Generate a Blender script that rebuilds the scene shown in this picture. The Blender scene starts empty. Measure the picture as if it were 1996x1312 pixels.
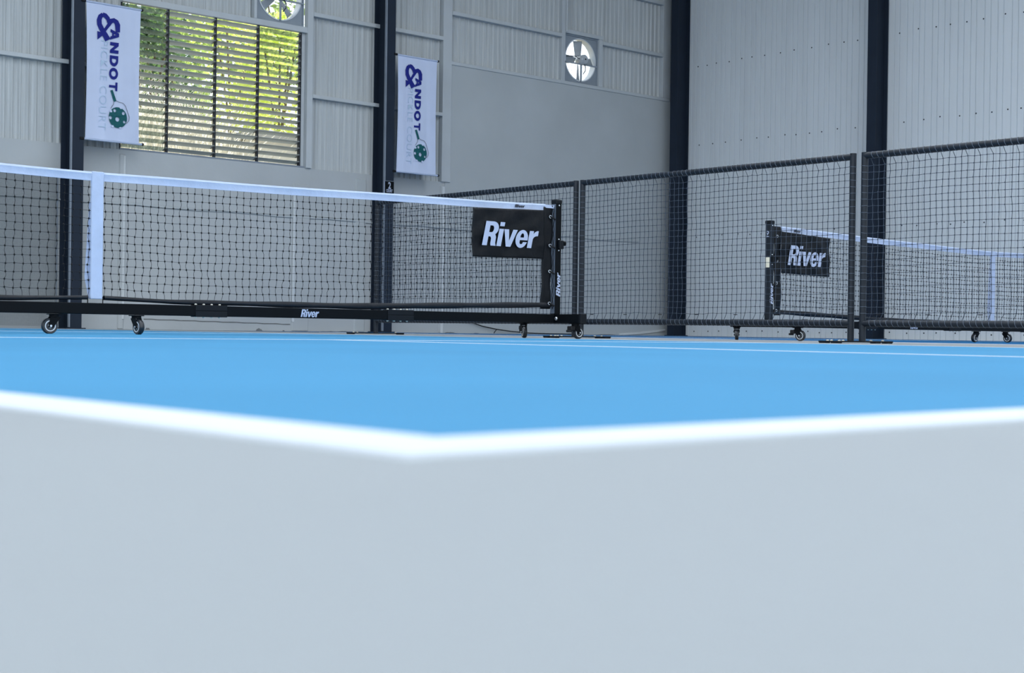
import bpy, math, random
from mathutils import Vector, Matrix
random.seed(7)
PI = math.pi
SC = bpy.context.scene
COL = SC.collection

# ---------------------------------------------------------------- camera, sky, sun, exposure
CAM = (-3.40048, -7.16169, 0.050494)
YAW, PITCH, ROLL, FPX = 0.724997, 0.0041572, 0.0138627, 2807.07   # focal length in pixels of a 1996 px wide frame
fw = Vector((math.sin(YAW)*math.cos(PITCH), math.cos(YAW)*math.cos(PITCH), -math.sin(PITCH)))
rt = Vector((math.cos(YAW), -math.sin(YAW), 0)); up = rt.cross(fw)
r2 = rt*math.cos(ROLL) + up*math.sin(ROLL); u2 = up*math.cos(ROLL) - rt*math.sin(ROLL)
cd = bpy.data.cameras.new('camera'); cam = bpy.data.objects.new('camera', cd); COL.objects.link(cam)
cam.matrix_world = Matrix(((r2.x, u2.x, -fw.x, CAM[0]), (r2.y, u2.y, -fw.y, CAM[1]), (r2.z, u2.z, -fw.z, CAM[2]), (0, 0, 0, 1)))
cd.sensor_width = 36.0; cd.sensor_fit = 'HORIZONTAL'; cd.lens = 36.0*FPX/1996.0
cd.clip_start = 0.02; cd.clip_end = 400
cd.dof.use_dof = True; cd.dof.focus_distance = 10.0; cd.dof.aperture_fstop = 8.5
SC.camera = cam

w = bpy.data.worlds.new('sky'); SC.world = w; w.use_nodes = True
bg = w.node_tree.nodes['Background']; bg.inputs[0].default_value = (0.83, 0.92, 1.0, 1); bg.inputs[1].default_value = 2.0
sd = bpy.data.lights.new('sun', 'SUN'); sun = bpy.data.objects.new('sun', sd); COL.objects.link(sun)
sd.energy = 10.0; sd.angle = math.radians(1.0); sd.color = (1.0, 0.96, 0.88)
sun.rotation_euler = Vector((-0.62, 0.10, -0.78)).to_track_quat('-Z', 'Y').to_euler()

# four long area lights added under the roof to brighten the hall
STRIPS = (-10.0, -4.0, 2.0, 8.0); STRIP_Y = (-14.0, 4.5)
for lx in STRIPS:
    ld = bpy.data.lights.new('roof_fill', 'AREA'); ld.shape = 'RECTANGLE'; ld.size = 1.0; ld.size_y = STRIP_Y[1]-STRIP_Y[0]
    ld.energy = 470.0; ld.color = (0.90, 0.955, 1.0)
    o = bpy.data.objects.new('roof_fill', ld); COL.objects.link(o); o.location = (lx, (STRIP_Y[0]+STRIP_Y[1])/2, 6.96)

SC.view_settings.view_transform = 'Standard'; SC.view_settings.look = 'None'
SC.view_settings.gamma = 1.0; SC.view_settings.use_curve_mapping = False
SC.view_settings.exposure = 0.0
SC.cycles.use_denoising = True
SC.cycles.max_bounces = 10; SC.cycles.diffuse_bounces = 6

# ---------------------------------------------------------------- materials
def lin(c):
    return tuple(((v/255)/12.92 if v/255 <= 0.04045 else ((v/255+0.055)/1.055)**2.4) for v in c)
M = {}
def mat(name, rgb, rough=0.6, metal=0.0, var=0.0, scale=3.0, bump=0.0, bscale=40.0, spec=0.4, stretch=None, coat=0):
    m = bpy.data.materials.new(name); m.use_nodes = True; nt = m.node_tree; b = nt.nodes['Principled BSDF']
    c = lin(rgb)
    b.inputs['Base Color'].default_value = (*c, 1); b.inputs['Roughness'].default_value = rough
    b.inputs['Metallic'].default_value = metal; b.inputs['Specular IOR Level'].default_value = spec
    if var or bump:
        tc = nt.nodes.new('ShaderNodeTexCoord'); mp = nt.nodes.new('ShaderNodeMapping')
        nt.links.new(tc.outputs['Object'], mp.inputs[0])
        if stretch: mp.inputs['Scale'].default_value = stretch
    if var:
        n = nt.nodes.new('ShaderNodeTexNoise'); n.inputs['Scale'].default_value = scale; n.inputs['Detail'].default_value = 5
        nt.links.new(mp.outputs[0], n.inputs['Vector'])
        r = nt.nodes.new('ShaderNodeMapRange'); r.inputs[1].default_value = 0.3; r.inputs[2].default_value = 0.7
        r.inputs[3].default_value = 1-var; r.inputs[4].default_value = 1+var
        nt.links.new(n.outputs['Fac'], r.inputs[0])
        mx = nt.nodes.new('ShaderNodeMix'); mx.data_type = 'RGBA'; mx.blend_type = 'MULTIPLY'; mx.inputs[0].default_value = 1
        mx.inputs[6].default_value = (*c, 1); nt.links.new(r.outputs[0], mx.inputs[7]); nt.links.new(mx.outputs[2], b.inputs['Base Color'])
    if bump:
        n2 = nt.nodes.new('ShaderNodeTexNoise'); n2.inputs['Scale'].default_value = bscale; n2.inputs['Detail'].default_value = 4
        nt.links.new(mp.outputs[0], n2.inputs['Vector'])
        bp = nt.nodes.new('ShaderNodeBump'); bp.inputs['Strength'].default_value = bump; bp.inputs['Distance'].default_value = 0.01
        nt.links.new(n2.outputs['Fac'], bp.inputs['Height']); nt.links.new(bp.outputs[0], b.inputs['Normal'])
    M[name] = m
    return m
mat('floor_grey', (146, 152, 156), 0.7, var=0.03, scale=1.3, bump=0.15, bscale=120)
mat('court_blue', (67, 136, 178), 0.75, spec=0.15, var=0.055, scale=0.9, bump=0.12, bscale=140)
mat('court_blue_dim', (20, 98, 150), 0.75, spec=0.15, var=0.03, scale=1.1, bump=0.1, bscale=140)  # same blue, darkened for the weaker light on the second court
mat('line_white', (212, 219, 226), 0.5, var=0.01, scale=2)
mat('plaster', (176, 181, 184), 0.85, var=0.05, scale=1.2, bump=0.25, bscale=9)
mat('plaster_grey', (176, 182, 185), 0.85, var=0.05, scale=1.2, bump=0.25, bscale=9)
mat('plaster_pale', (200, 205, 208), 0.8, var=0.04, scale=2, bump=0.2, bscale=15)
mat('plaster_dark', (112, 115, 116), 0.9, var=0.25, scale=12, bump=0.4, bscale=40)
mat('sheet_left', (182, 187, 189), 0.5, metal=0.0, var=0.13, scale=2.2, stretch=(22, 22, 0.4), spec=0.5)  # dirt streaks, strengthened to add light and shade contrast to the ribs
mat('sheet_right', (213, 219, 223), 0.42, metal=0.0, var=0.03, scale=1.5, stretch=(4, 4, 0.4), spec=0.5)
mat('girt_paint', (184, 190, 194), 0.5, var=0.04, scale=3)
mat('steel_navy', (32, 42, 56), 0.55, var=0.08, scale=4, spec=0.2)
mat('steel_edge', (128, 138, 150), 0.45, var=0.08, scale=6)
mat('track_grey', (86, 95, 108), 0.5, var=0.1, scale=9)
mat('powder_black', (3, 7, 12), 0.5, var=0.1, scale=8, spec=0.12)
mat('powder_black_soft', (12, 17, 23), 0.5, var=0.12, scale=6, spec=0.2)
mat('tube_black', (21, 29, 39), 0.38, var=0.15, scale=14, spec=0.3, bump=0.1, bscale=60)
mat('mesh_plastic', (48, 59, 74), 0.5, spec=0.4)
mat('lacing_grey', (84, 96, 112), 0.5)
mat('powder_black_lit', (24, 31, 40), 0.5, var=0.1, scale=8, spec=0.25)  # black coat lightened to carry the light falling from the left
mat('net_cord', (10, 13, 20), 0.8)
mat('knot_black', (6, 8, 13), 0.8)
mat('tape_white', (178, 191, 216), 0.75, var=0.05, scale=14, bump=0.15, bscale=60)
mat('fabric_black', (8, 12, 18), 0.5, var=0.15, scale=10, bump=1.0, bscale=11, spec=0.22)
mat('hem_black', (18, 22, 29), 0.45, var=0.25, scale=9, bump=0.4, bscale=22, spec=0.3)
mat('print_white', (172, 183, 208), 0.6)
mat('print_black', (18, 22, 30), 0.6)
mat('chrome', (205, 210, 216), 0.25, metal=0.9)
mat('bolt_pale', (214, 212, 200), 0.5)
mat('wheel_rubber', (24, 28, 34), 0.35, spec=0.6)
mat('wheel_hub', (196, 201, 206), 0.4)
mat('rubber_black', (12, 14, 18), 0.7)
mat('banner_cloth', (196, 207, 232), 0.7, var=0.03, scale=3, bump=0.1, bscale=6)
mat('banner_navy', (4, 24, 122), 0.7)
mat('banner_teal', (2, 84, 90), 0.7)
mat('banner_pale', (176, 198, 220), 0.7)
mat('banner_ghost', (198, 207, 232), 0.7)
mat('louvre_frame', (24, 30, 38), 0.5)
mat('louvre_clip', (120, 124, 124), 0.4)
mat('fan_housing', (140, 150, 160), 0.5, var=0.08, scale=5)
mat('fan_ring', (206, 212, 218), 0.4)
mat('fan_blade', (150, 158, 166), 0.5, var=0.1, scale=9)
mat('fan_motor', (186, 192, 198), 0.4, metal=0.2)
mat('screw_dark', (44, 50, 58), 0.5)
mat('screen_thread', (104, 110, 112), 0.8)
mat('sticker', (226, 222, 204), 0.6)
mat('ceiling_sheet', (120, 126, 132), 0.6, var=0.05, scale=2)
mat('earth', (150, 140, 110), 0.95, var=0.2, scale=0.8, bump=0.4, bscale=3)
mat('concrete_out', (176, 176, 172), 0.9, var=0.08, scale=0.8)
mat('render_white', (236, 234, 228), 0.8, var=0.04, scale=1)
mat('roof_grey', (150, 152, 150), 0.6, var=0.1, scale=2)
mat('bark', (104, 92, 74), 0.9, var=0.2, scale=6)
mat('straw', (236, 232, 218), 0.8, var=0.2, scale=4)
mat('wire_dark', (40, 46, 54), 0.6)
def emit(name, rgb, st):
    m = mat(name, rgb, 0.5); b = m.node_tree.nodes['Principled BSDF']; b.inputs['Emission Color'].default_value = (*lin(rgb), 1); b.inputs['Emission Strength'].default_value = st
emit('roof_glow', (235, 243, 255), 3.0)  # glow for the strips added under the roof
def leafmat(name, rgb, trans=0.5):
    m = mat(name, rgb, 0.55, var=0.25, scale=1.6)
    nt = m.node_tree; b = nt.nodes['Principled BSDF']; out = nt.nodes['Material Output']
    t = nt.nodes.new('ShaderNodeBsdfTranslucent'); c = lin(rgb); t.inputs[0].default_value = (min(1, c[0]*1.3), min(1, c[1]*1.3), c[2]*0.8, 1)
    mx = nt.nodes.new('ShaderNodeMixShader'); mx.inputs[0].default_value = trans
    nt.links.new(b.outputs[0], mx.inputs[1]); nt.links.new(t.outputs[0], mx.inputs[2]); nt.links.new(mx.outputs[0], out.inputs[0])
leafmat('leaf_bright', (206, 216, 146)); leafmat('leaf_mid', (146, 166, 116)); leafmat('leaf_dark', (78, 104, 80)); leafmat('leaf_dry', (206, 196, 140), 0.35)
def glassmat(name, rgb, clear, rough, tr=0.5):
    m = bpy.data.materials.new(name); m.use_nodes = True; nt = m.node_tree; out = nt.nodes['Material Output']; b = nt.nodes['Principled BSDF']
    c = lin(rgb); b.inputs['Base Color'].default_value = (*c, 1); b.inputs['Roughness'].default_value = rough
    t = nt.nodes.new('ShaderNodeBsdfTransparent'); t.inputs[0].default_value = (0.86, 0.92, 0.9, 1)
    tl = nt.nodes.new('ShaderNodeBsdfTranslucent'); tl.inputs[0].default_value = (*c, 1)
    a = nt.nodes.new('ShaderNodeMixShader'); a.inputs[0].default_value = tr; nt.links.new(b.outputs[0], a.inputs[1]); nt.links.new(tl.outputs[0], a.inputs[2])
    n = nt.nodes.new('ShaderNodeTexNoise'); n.inputs['Scale'].default_value = 6; n.inputs['Detail'].default_value = 6
    tc = nt.nodes.new('ShaderNodeTexCoord'); nt.links.new(tc.outputs['Object'], n.inputs['Vector'])
    r = nt.nodes.new('ShaderNodeMapRange'); r.inputs[1].default_value = 0.3; r.inputs[2].default_value = 0.7
    r.inputs[3].default_value = max(0, clear-0.12); r.inputs[4].default_value = min(1, clear+0.12); nt.links.new(n.outputs['Fac'], r.inputs[0])
    mx = nt.nodes.new('ShaderNodeMixShader'); nt.links.new(r.outputs[0], mx.inputs[0]); nt.links.new(a.outputs[0], mx.inputs[1]); nt.links.new(t.outputs[0], mx.inputs[2])
    nt.links.new(mx.outputs[0], out.inputs[0]); M[name] = m
glassmat('glass_dusty', (196, 200, 198), 0.06, 0.4, 0.3)
glassmat('glass_clear', (128, 144, 136), 0.5, 0.15, 0.3)

# ---------------------------------------------------------------- mesh helpers
class MB:
    def __init__(s): s.v = []; s.f = []; s.sm = False
    def add(s, vs, fs):
        n = len(s.v); s.v += [tuple(v) for v in vs]; s.f += [tuple(n+i for i in f) for f in fs]; return s
    def box(s, x0, x1, y0, y1, z0, z1):
        return s.add([(x0,y0,z0),(x1,y0,z0),(x1,y1,z0),(x0,y1,z0),(x0,y0,z1),(x1,y0,z1),(x1,y1,z1),(x0,y1,z1)],
                     [(0,3,2,1),(4,5,6,7),(0,1,5,4),(1,2,6,5),(2,3,7,6),(3,0,4,7)])
    def cbox(s, x0, x1, y0, y1, z0, z1, b=0.004):          # box with chamfered edges along z-independent outline (all 12 edges)
        vs = []; 
        for sx, X in ((0, x0), (1, x1)):
            for sy, Y in ((0, y0), (1, y1)):
                for sz, Z in ((0, z0), (1, z1)):
                    dx = b if sx == 0 else -b; dy = b if sy == 0 else -b; dz = b if sz == 0 else -b
                    vs += [(X, Y+dy, Z+dz), (X+dx, Y, Z+dz), (X+dx, Y+dy, Z)]
        def k(sx, sy, sz, a): return (sx*4+sy*2+sz)*3+a
        fs = []
        for t in (0, 1):
            q = [(t,0,0),(t,1,0),(t,1,1),(t,0,1)]; fs.append([k(*c, 0) for c in (q if t else q[::-1])])
            q = [(0,t,0),(1,t,0),(1,t,1),(0,t,1)]; fs.append([k(*c, 1) for c in (q if not t else q[::-1])])
            q = [(0,0,t),(1,0,t),(1,1,t),(0,1,t)]; fs.append([k(*c, 2) for c in (q if t else q[::-1])])
        for i in (0, 1):
            for j in (0, 1):
                fs.append([k(i,j,0,0), k(i,j,0,1), k(i,j,1,1), k(i,j,1,0)] if (i ^ j ^ 1) else [k(i,j,0,1), k(i,j,0,0), k(i,j,1,0), k(i,j,1,1)])
                fs.append([k(i,0,j,0), k(i,0,j,2), k(i,1,j,2), k(i,1,j,0)] if (i ^ j) else [k(i,0,j,2), k(i,0,j,0), k(i,1,j,0), k(i,1,j,2)])
                fs.append([k(0,i,j,1), k(0,i,j,2), k(1,i,j,2), k(1,i,j,1)] if (i ^ j ^ 1) else [k(0,i,j,2), k(0,i,j,1), k(1,i,j,1), k(1,i,j,2)])
                for l in (0, 1):
                    fs.append([k(i,j,l,0), k(i,j,l,1), k(i,j,l,2)] if (i ^ j ^ l) else [k(i,j,l,2), k(i,j,l,1), k(i,j,l,0)])
        return s.add(vs, fs)
    def tube(s, a, b, r, n=8, r2=None, cap=True):
        a = Vector(a); b = Vector(b); d = (b-a); 
        if d.length < 1e-9: return s
        d.normalize(); t = Vector((0,0,1)) if abs(d.z) < 0.9 else Vector((1,0,0)); x = d.cross(t).normalized(); y = d.cross(x)
        r2 = r if r2 is None else r2; vs = []
        for P, R in ((a, r), (b, r2)):
            for i in range(n):
                an = 2*PI*(i+0.5)/n; vs.append(P + x*math.cos(an)*R + y*math.sin(an)*R)
        fs = [(i, (i+1) % n, n+(i+1) % n, n+i) for i in range(n)]
        if cap: fs += [tuple(range(n-1, -1, -1)), tuple(range(n, 2*n))]
        return s.add(vs, fs)
    def path(s, pts, r, n=6):
        for i in range(len(pts)-1): s.tube(pts[i], pts[i+1], r, n, cap=(i in (0, len(pts)-2)))
        return s
    def lathe(s, prof, c=(0,0,0), axis='Z', n=24):           # prof: list of (radius, height)
        vs = []; 
        for R, h in prof:
            for i in range(n):
                a = 2*PI*i/n; p = (R*math.cos(a), R*math.sin(a), h)
                if axis == 'X': p = (p[2], p[0], p[1])
                if axis == 'Y': p = (p[0], p[2], p[1])
                vs.append((p[0]+c[0], p[1]+c[1], p[2]+c[2]))
        fs = []
        for k in range(len(prof)-1):
            for i in range(n):
                j = (i+1) % n; fs.append((k*n+i, k*n+j, (k+1)*n+j, (k+1)*n+i))
        if prof[0] == prof[-1]: return s.add(vs, fs)
        if prof[0][0] > 1e-6: fs.append(tuple(range(n))[::-1])
        if prof[-1][0] > 1e-6: fs.append(tuple((len(prof)-1)*n+i for i in range(n)))
        return s.add(vs, fs)
    def grid(s, fn, nu, nv):
        vs = [fn(i/nu, j/nv) for j in range(nv+1) for i in range(nu+1)]
        return s.add(vs, [(j*(nu+1)+i, j*(nu+1)+i+1, (j+1)*(nu+1)+i+1, (j+1)*(nu+1)+i) for j in range(nv) for i in range(nu)])
    def xf(s, m): s.v = [tuple(m @ Vector(v)) for v in s.v]; return s
    def mesh(s, name):
        me = bpy.data.meshes.new(name); me.from_pydata(s.v, [], s.f); me.validate(); me.update(); return me
    def build(s, name, m, parent=None, smooth=False, loc=None, kind=None, label=None):
        return put(name, s.mesh(name), m, parent, smooth, loc, kind, label)
def put(name, me, m=None, parent=None, smooth=False, loc=None, kind=None, label=None):
    if m and not me.materials: me.materials.append(M[m])
    if smooth:
        me.polygons.foreach_set('use_smooth', [True]*len(me.polygons))
        try: me.set_sharp_from_angle(angle=math.radians(40))
        except Exception: pass
    o = bpy.data.objects.new(name, me); COL.objects.link(o); o.parent = parent
    if loc: o.location = loc
    if kind: o['kind'] = kind
    if label: o['label'] = label
    return o
def tag(o, label, cat, group=None, kind=None):
    o['label'] = label; o['category'] = cat
    if group: o['group'] = group
    if kind: o['kind'] = kind
    return o
def thing(name, label, cat, loc=(0,0,0), group=None, kind=None, rz=0):
    o = bpy.data.objects.new(name, None); COL.objects.link(o); o.location = loc; o.rotation_euler.z = rz; o.empty_display_size = 0.1
    return tag(o, label, cat, group, kind)

# flat lettering: polygons (outer and holes, even-odd) -> thin mesh in the (x, y) plane
def poly_mesh(name, polys, ext=0.0006):
    cu = bpy.data.curves.new(name, 'CURVE'); cu.dimensions = '2D'; cu.fill_mode = 'BOTH'; cu.extrude = ext
    for p in polys:
        sp = cu.splines.new('POLY'); sp.points.add(len(p)-1); sp.use_cyclic_u = True
        for q, (x, y) in zip(sp.points, p): q.co = (x, y, 0, 1)
    o = bpy.data.objects.new(name, cu); COL.objects.link(o)
    me = bpy.data.meshes.new_from_object(o); bpy.data.objects.remove(o); bpy.data.curves.remove(cu); me.name = name
    return me
def text_mesh(name, body, size=1, offset=0.0, ext=0.0006, spacing=1.0, shear=0.0):
    cu = bpy.data.curves.new(name, 'FONT'); cu.body = body; cu.size = size; cu.offset = offset; cu.extrude = ext
    cu.space_character = spacing; cu.shear = shear; cu.fill_mode = 'BOTH'; cu.resolution_u = 4
    o = bpy.data.objects.new(name, cu); COL.objects.link(o); me = bpy.data.meshes.new_from_object(o)
    bpy.data.objects.remove(o); bpy.data.curves.remove(cu); me.name = name
    return me
def bounds(me):
    xs = [v.co.x for v in me.vertices]; ys = [v.co.y for v in me.vertices]
    return min(xs), max(xs), min(ys), max(ys)
def fit(me, wdt, hgt):                                       # scale flat mesh to width x height with its corner at the origin
    a, b, c, d = bounds(me)
    for v in me.vertices: v.co.x = (v.co.x-a)/(b-a)*wdt; v.co.y = (v.co.y-c)/(d-c)*hgt
    return me
def map_mesh(me, fn):
    for v in me.vertices: v.co = Vector(fn(v.co.x, v.co.y, v.co.z))
    me.update(); return me
def islands(me, name):                                       # split a mesh into its connected pieces
    par = list(range(len(me.vertices)))
    def find(a):
        while par[a] != a: par[a] = par[par[a]]; a = par[a]
        return a
    for p in me.polygons:
        v = list(p.vertices)
        for q in v[1:]: par[find(q)] = find(v[0])
    grp = {}
    for p in me.polygons: grp.setdefault(find(p.vertices[0]), []).append(list(p.vertices))
    out = []
    for fs in grp.values():
        ids = sorted({i for f in fs for i in f}); ix = {i: k for k, i in enumerate(ids)}
        m2 = bpy.data.meshes.new(name); m2.from_pydata([me.vertices[i].co[:] for i in ids], [], [[ix[i] for i in f] for f in fs]); out.append(m2)
    return out
def arc(cx, cy, rx, ry, a0, a1, n=10):
    return [(cx+rx*math.cos(math.radians(a0+(a1-a0)*i/n)), cy+ry*math.sin(math.radians(a0+(a1-a0)*i/n))) for i in range(n+1)]
def wordmark(sh=0.2):                                        # condensed bold oblique 'River', cap height 1
    g = []
    def put_(polys, dx): 
        for p in polys: g.append([(x+dx+sh*y, y) for x, y in p])
    put_([[(0,0),(0,1),(.36,1)] + arc(.36,.715,.27,.285,90,-55,12) + [(.575,.36),(.585,.12),(.63,0),(.395,0),(.365,.09),(.36,.30),(.31,.375),(.22,.375),(.22,0)],
          [(.22,.83),(.33,.83)] + arc(.33,.69,.085,.14,90,-90,8) + [(.33,.55),(.22,.55)]], 0)
    put_([[(0,0),(.21,0),(.21,.72),(0,.72)], [(0,.83),(.21,.83),(.21,1),(0,1)]], .665)
    put_([[(0,.72),(.215,.72),(.315,.24),(.42,.72),(.63,.72),(.425,0),(.205,0)]], .90)
    put_([[(.575,.31)] + arc(.29,.36,.29,.38,-6,262,22) + arc(.29,.36,.285,.38,270,322,6) + [(.565,.235),(.365,.235)] + arc(.29,.215,.08,.075,10,-180,10) + [(.21,.31)],
          [(.21,.42),(.375,.42)] + arc(.292,.46,.083,.135,0,180,10)], 1.505)
    put_([[(0,0),(.21,0),(.21,.36)] + arc(.40,.36,.19,.16,180,100,6) + [(.43,.52),(.43,.735),(.36,.735),(.27,.69),(.20,.59),(.20,.72),(0,.72)]], 2.115)
    return g
WORD = wordmark()

# ================================================================ THE SETTING
WL, WR = 9.0, 14.40                                           # inner faces of the two walls
C2 = 8.98                                                     # centre of the second court
SLX, BLY, NVY, LW = 3.048, 6.706, 2.134, 0.05
fl = MB(); fl.box(-14, WR+0.1, -16, WL+0.1, -0.2, 0)
floor = fl.build('floor', 'floor_grey'); tag(floor, 'pale grey painted sports hall floor with blue courts', 'floor', kind='structure')
def coat(name, m, x0, x1, y0, y1, z0, z1): 
    b = MB(); b.box(x0, x1, y0, y1, z0, z1); return b.build(name, m, floor)
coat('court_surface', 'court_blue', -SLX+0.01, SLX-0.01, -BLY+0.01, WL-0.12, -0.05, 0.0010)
coat('court_surface', 'court_blue_dim', C2-SLX, WR-0.12, -BLY, WL-0.12, -0.05, 0.0010)
for cx in (0.0, C2):
    L = lambda a, b, c, d: coat('court_line', 'line_white', cx+a, cx+b, c, d, -0.04, 0.0020)
    e = 0.012                                                  # the outer lines are painted a little wide
    L(-SLX-e, -SLX+LW+0.004, -BLY-e, BLY); L(SLX-LW, SLX, -BLY, WL-0.2 if cx == 0 else BLY)
    L(-SLX+LW+0.004, SLX-LW, -BLY-e, -BLY+LW+0.004); L(-SLX+LW+0.004, SLX-LW, BLY-LW, BLY)
    L(-SLX+LW+0.004, SLX-LW, -NVY-LW, -NVY); L(-SLX+LW+0.004, SLX-LW, NVY, NVY+LW)
    L(-LW/2, LW/2, -BLY+LW+0.004, -NVY-LW); L(-LW/2, LW/2, NVY+LW, BLY-LW)

# --- wall_left: plaster below, ribbed sheets above, painted girts and jambs
wl = thing('wall_left', 'grey plastered wall with ribbed metal sheeting above it', 'wall', kind='structure')
SHEET_Y = WL+0.055
def plaster(name, x0, x1, z0, z1, y0=WL, y1=WL+0.14, m='plaster'):
    b = MB(); b.box(x0, x1, y0, y1, z0, z1); return b.build(name, m, wl)
plaster('plaster_panel', -14, 9.58, 0, 2.17)
plaster('plaster_panel', 9.58, WR+0.1, 0, 3.87, WL-0.012, m='plaster_grey')
for x0, x1, zt in ((4.55, 4.63, 2.12), (7.02, 7.28, 1.95), (9.50, 9.60, 2.12), (8.02, 8.20, 2.10)):    # shallow plastered piers
    b = MB(); b.cbox(x0, x1, WL-0.016, WL+0.02, 0, zt, 0.012); b.build('plaster_pier', 'plaster_grey' if x0 > 8 and x0 < 8.5 else 'plaster', wl)
b = MB()                                                       # bead running along the plaster, slightly wavy
pts = [(-6+0.4*i, WL-0.002 if -6+0.4*i < 9.4 else WL-0.016, 1.40+0.012*min(i*0.4, 9.6)+0.008*math.sin(i*1.7)) for i in range(50)]
pts = [p for p in pts if p[0] < 14.0]
b.path(pts, 0.020, 6); b.build('plaster_bead', 'plaster_grey', wl, True)
for x0, x1, zt in ((7.02, 7.055, 1.9), (4.60, 4.63, 2.1), (9.53, 9.575, 2.1)):  # pale strips on the piers; the first stands in for reflected light
    b = MB(); b.cbox(x0, x1, WL-0.024, WL+0.01, 0.12 if x0 < 9 else 0.0, zt, 0.006); b.build('pale_edge_strip', 'plaster_pale', wl)
b = MB(); b.path([(4.9+0.1*i, WL-0.002, 0.128-0.0016*i*1.1+0.003*math.sin(i*2.1)) for i in range(22)], 0.006, 5); b.build('plaster_crack', 'plaster_dark', wl)
b = MB(); b.path([(13.2, WL-0.012, 0.008), (13.65, WL-0.014, 0.032), (14.28, WL-0.014, 0.088)], 0.022, 6); b.build('plaster_ledge', 'plaster_pale', wl)
for X, Wd, H in ((6.53, 0.10, 0.05), (4.95, 0.06, 0.03), (6.9, 0.03, 0.02), (7.6, 0.3, 0.012), (9.7, 0.22, 0.02), (10.2, 0.12, 0.012), (12.9, 0.5, 0.014), (7.9, 0.4, 0.012)):
    b = MB(); n = 9
    pts = [(X-Wd/2+Wd*i/n, WL-0.013 if X < 9.58 else WL-0.022, H*(0.4+0.6*random.random())*math.sin(PI*(i+0.3)/(n+0.6))) for i in range(n+1)]
    vs = [(p[0], p[1], 0.001) for p in pts] + pts + [(p[0], WL+0.01, p[2]) for p in pts]
    b.add(vs, [(i, i+1, n+2+i, n+1+i) for i in range(n)] + [(n+1+i, n+2+i, 2*n+3+i, 2*n+2+i) for i in range(n)]); b.build('chipped_plaster', 'plaster_dark', wl)
PITCHX = 0.0945
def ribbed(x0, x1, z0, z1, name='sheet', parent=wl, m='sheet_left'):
    prof = [(0.0, 0.0), (0.016, -0.022), (0.032, -0.022), (0.046, 0.0), (0.060, 0.0), (0.064, -0.003), (0.070, -0.003), (0.074, 0.0)]
    xs = []
    k = math.floor(x0/PITCHX)-1
    while k*PITCHX < x1+PITCHX:
        for dx, dy in prof: xs.append((k*PITCHX+dx, dy))
        k += 1
    ins = [p for p in xs if x0 < p[0] < x1]; ins = [(x0, ins[0][1])] + ins + [(x1, ins[-1][1])]
    n = len(ins); b = MB()
    b.add([(x, SHEET_Y+d, z0) for x, d in ins] + [(x, SHEET_Y+d, z1) for x, d in ins], [(i, i+1, n+i+1, n+i) for i in range(n-1)])
    return b.build(name, m, parent)
F1X, F1Z, F2X, F2Z, FR, FB = 6.79, 4.40, 12.275, 4.285, 0.325, 0.37   # fan centres, ring radius, half box
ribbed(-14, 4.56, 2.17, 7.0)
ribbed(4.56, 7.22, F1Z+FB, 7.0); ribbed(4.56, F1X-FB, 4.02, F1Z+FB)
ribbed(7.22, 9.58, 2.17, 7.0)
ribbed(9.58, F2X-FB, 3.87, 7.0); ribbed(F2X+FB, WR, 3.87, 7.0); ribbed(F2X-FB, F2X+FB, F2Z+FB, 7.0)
def girt(x0, x1, z0, z1, y0=WL-0.045, y1=WL+0.052, name='girt'):
    b = MB(); b.cbox(x0, x1, y0, y1, z0, z1, 0.003); return b.build(name, 'girt_paint', wl)
girt(-14, 3.98, 3.105, 3.155); girt(3.98, 4.56, 3.105, 3.155); girt(7.29, 9.50, 3.105, 3.155)
girt(7.29, 9.50, 4.19, 4.245); girt(-14, 4.56, 4.19, 4.245)
girt(9.66, 11.83, 4.58, 4.635); girt(12.72, 14.12, 4.58, 4.635); girt(11.905, 12.72, F2Z+FB, F2Z+FB+0.06)
girt(9.66, 11.83, 5.43, 5.485); girt(11.93, 14.12, 5.43, 5.485); girt(7.29, 9.50, 5.30, 5.355)
girt(4.56, 7.20, 3.955, 4.03, WL-0.03); girt(9.60, 14.30, 3.865, 3.915, WL-0.03)
for x0, x1, z0, z1 in ((7.20, 7.29, 2.17, 7.0), (9.50, 9.66, 2.17, 7.0), (11.83, 11.905, 3.87, 7.0), (12.645, 12.72, 3.915, F2Z+FB), (14.12, 14.30, 3.915, 7.0), (F1X-FB-0.04, F1X-FB, 4.03, F1Z+FB)):
    b = MB(); b.cbox(x0, x1, WL-0.035, WL+0.054, z0, z1, 0.003); b.build('jamb', 'girt_paint', wl)
b = MB(); b.tube((11.915, WL-0.05, F2Z+FB+0.02), (11.915, WL-0.05, 7.0), 0.014, 8); b.build('conduit', 'girt_paint', wl, True)

# --- wall_right: fine ribbed cladding with rows of screws
wr = thing('wall_right', 'pale ribbed metal cladding wall with rows of dark screws', 'wall', kind='structure')
b = MB(); ys = []; y = -16.0; k = 0
while y < WL+0.02:
    pw = (0.085, 0.105, 0.09, 0.125)[k % 4]
    ys += [(y, 0.0), (y+pw-0.016, 0.0), (y+pw-0.012, 0.016), (y+pw-0.006, 0.016)]; y += pw; k += 1
ys = [q for q in ys if q[0] <= WL] + [(WL+0.1, 0.0)]; n = len(ys)
b.add([(WR+d, yy, 0) for yy, d in ys] + [(WR+d, yy, 7.0) for yy, d in ys], [(i+1, i, n+i, n+i+1) for i in range(n-1)]); b.build('cladding', 'sheet_right', wr)
b = MB()
for z in (0.09, 1.62, 3.11, 4.395, 5.6):
    y = 8.66
    while y > -4:
        zz = z+random.uniform(-0.012, 0.012); b.lathe([(0.011, 0), (0.011, -0.004), (0.006, -0.009), (0.0001, -0.01)], (WR-0.001, y, zz), 'X', 6); y -= random.uniform(0.19, 0.33)
b.build('cladding_screws', 'screw_dark', wr, kind='stuff')

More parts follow.
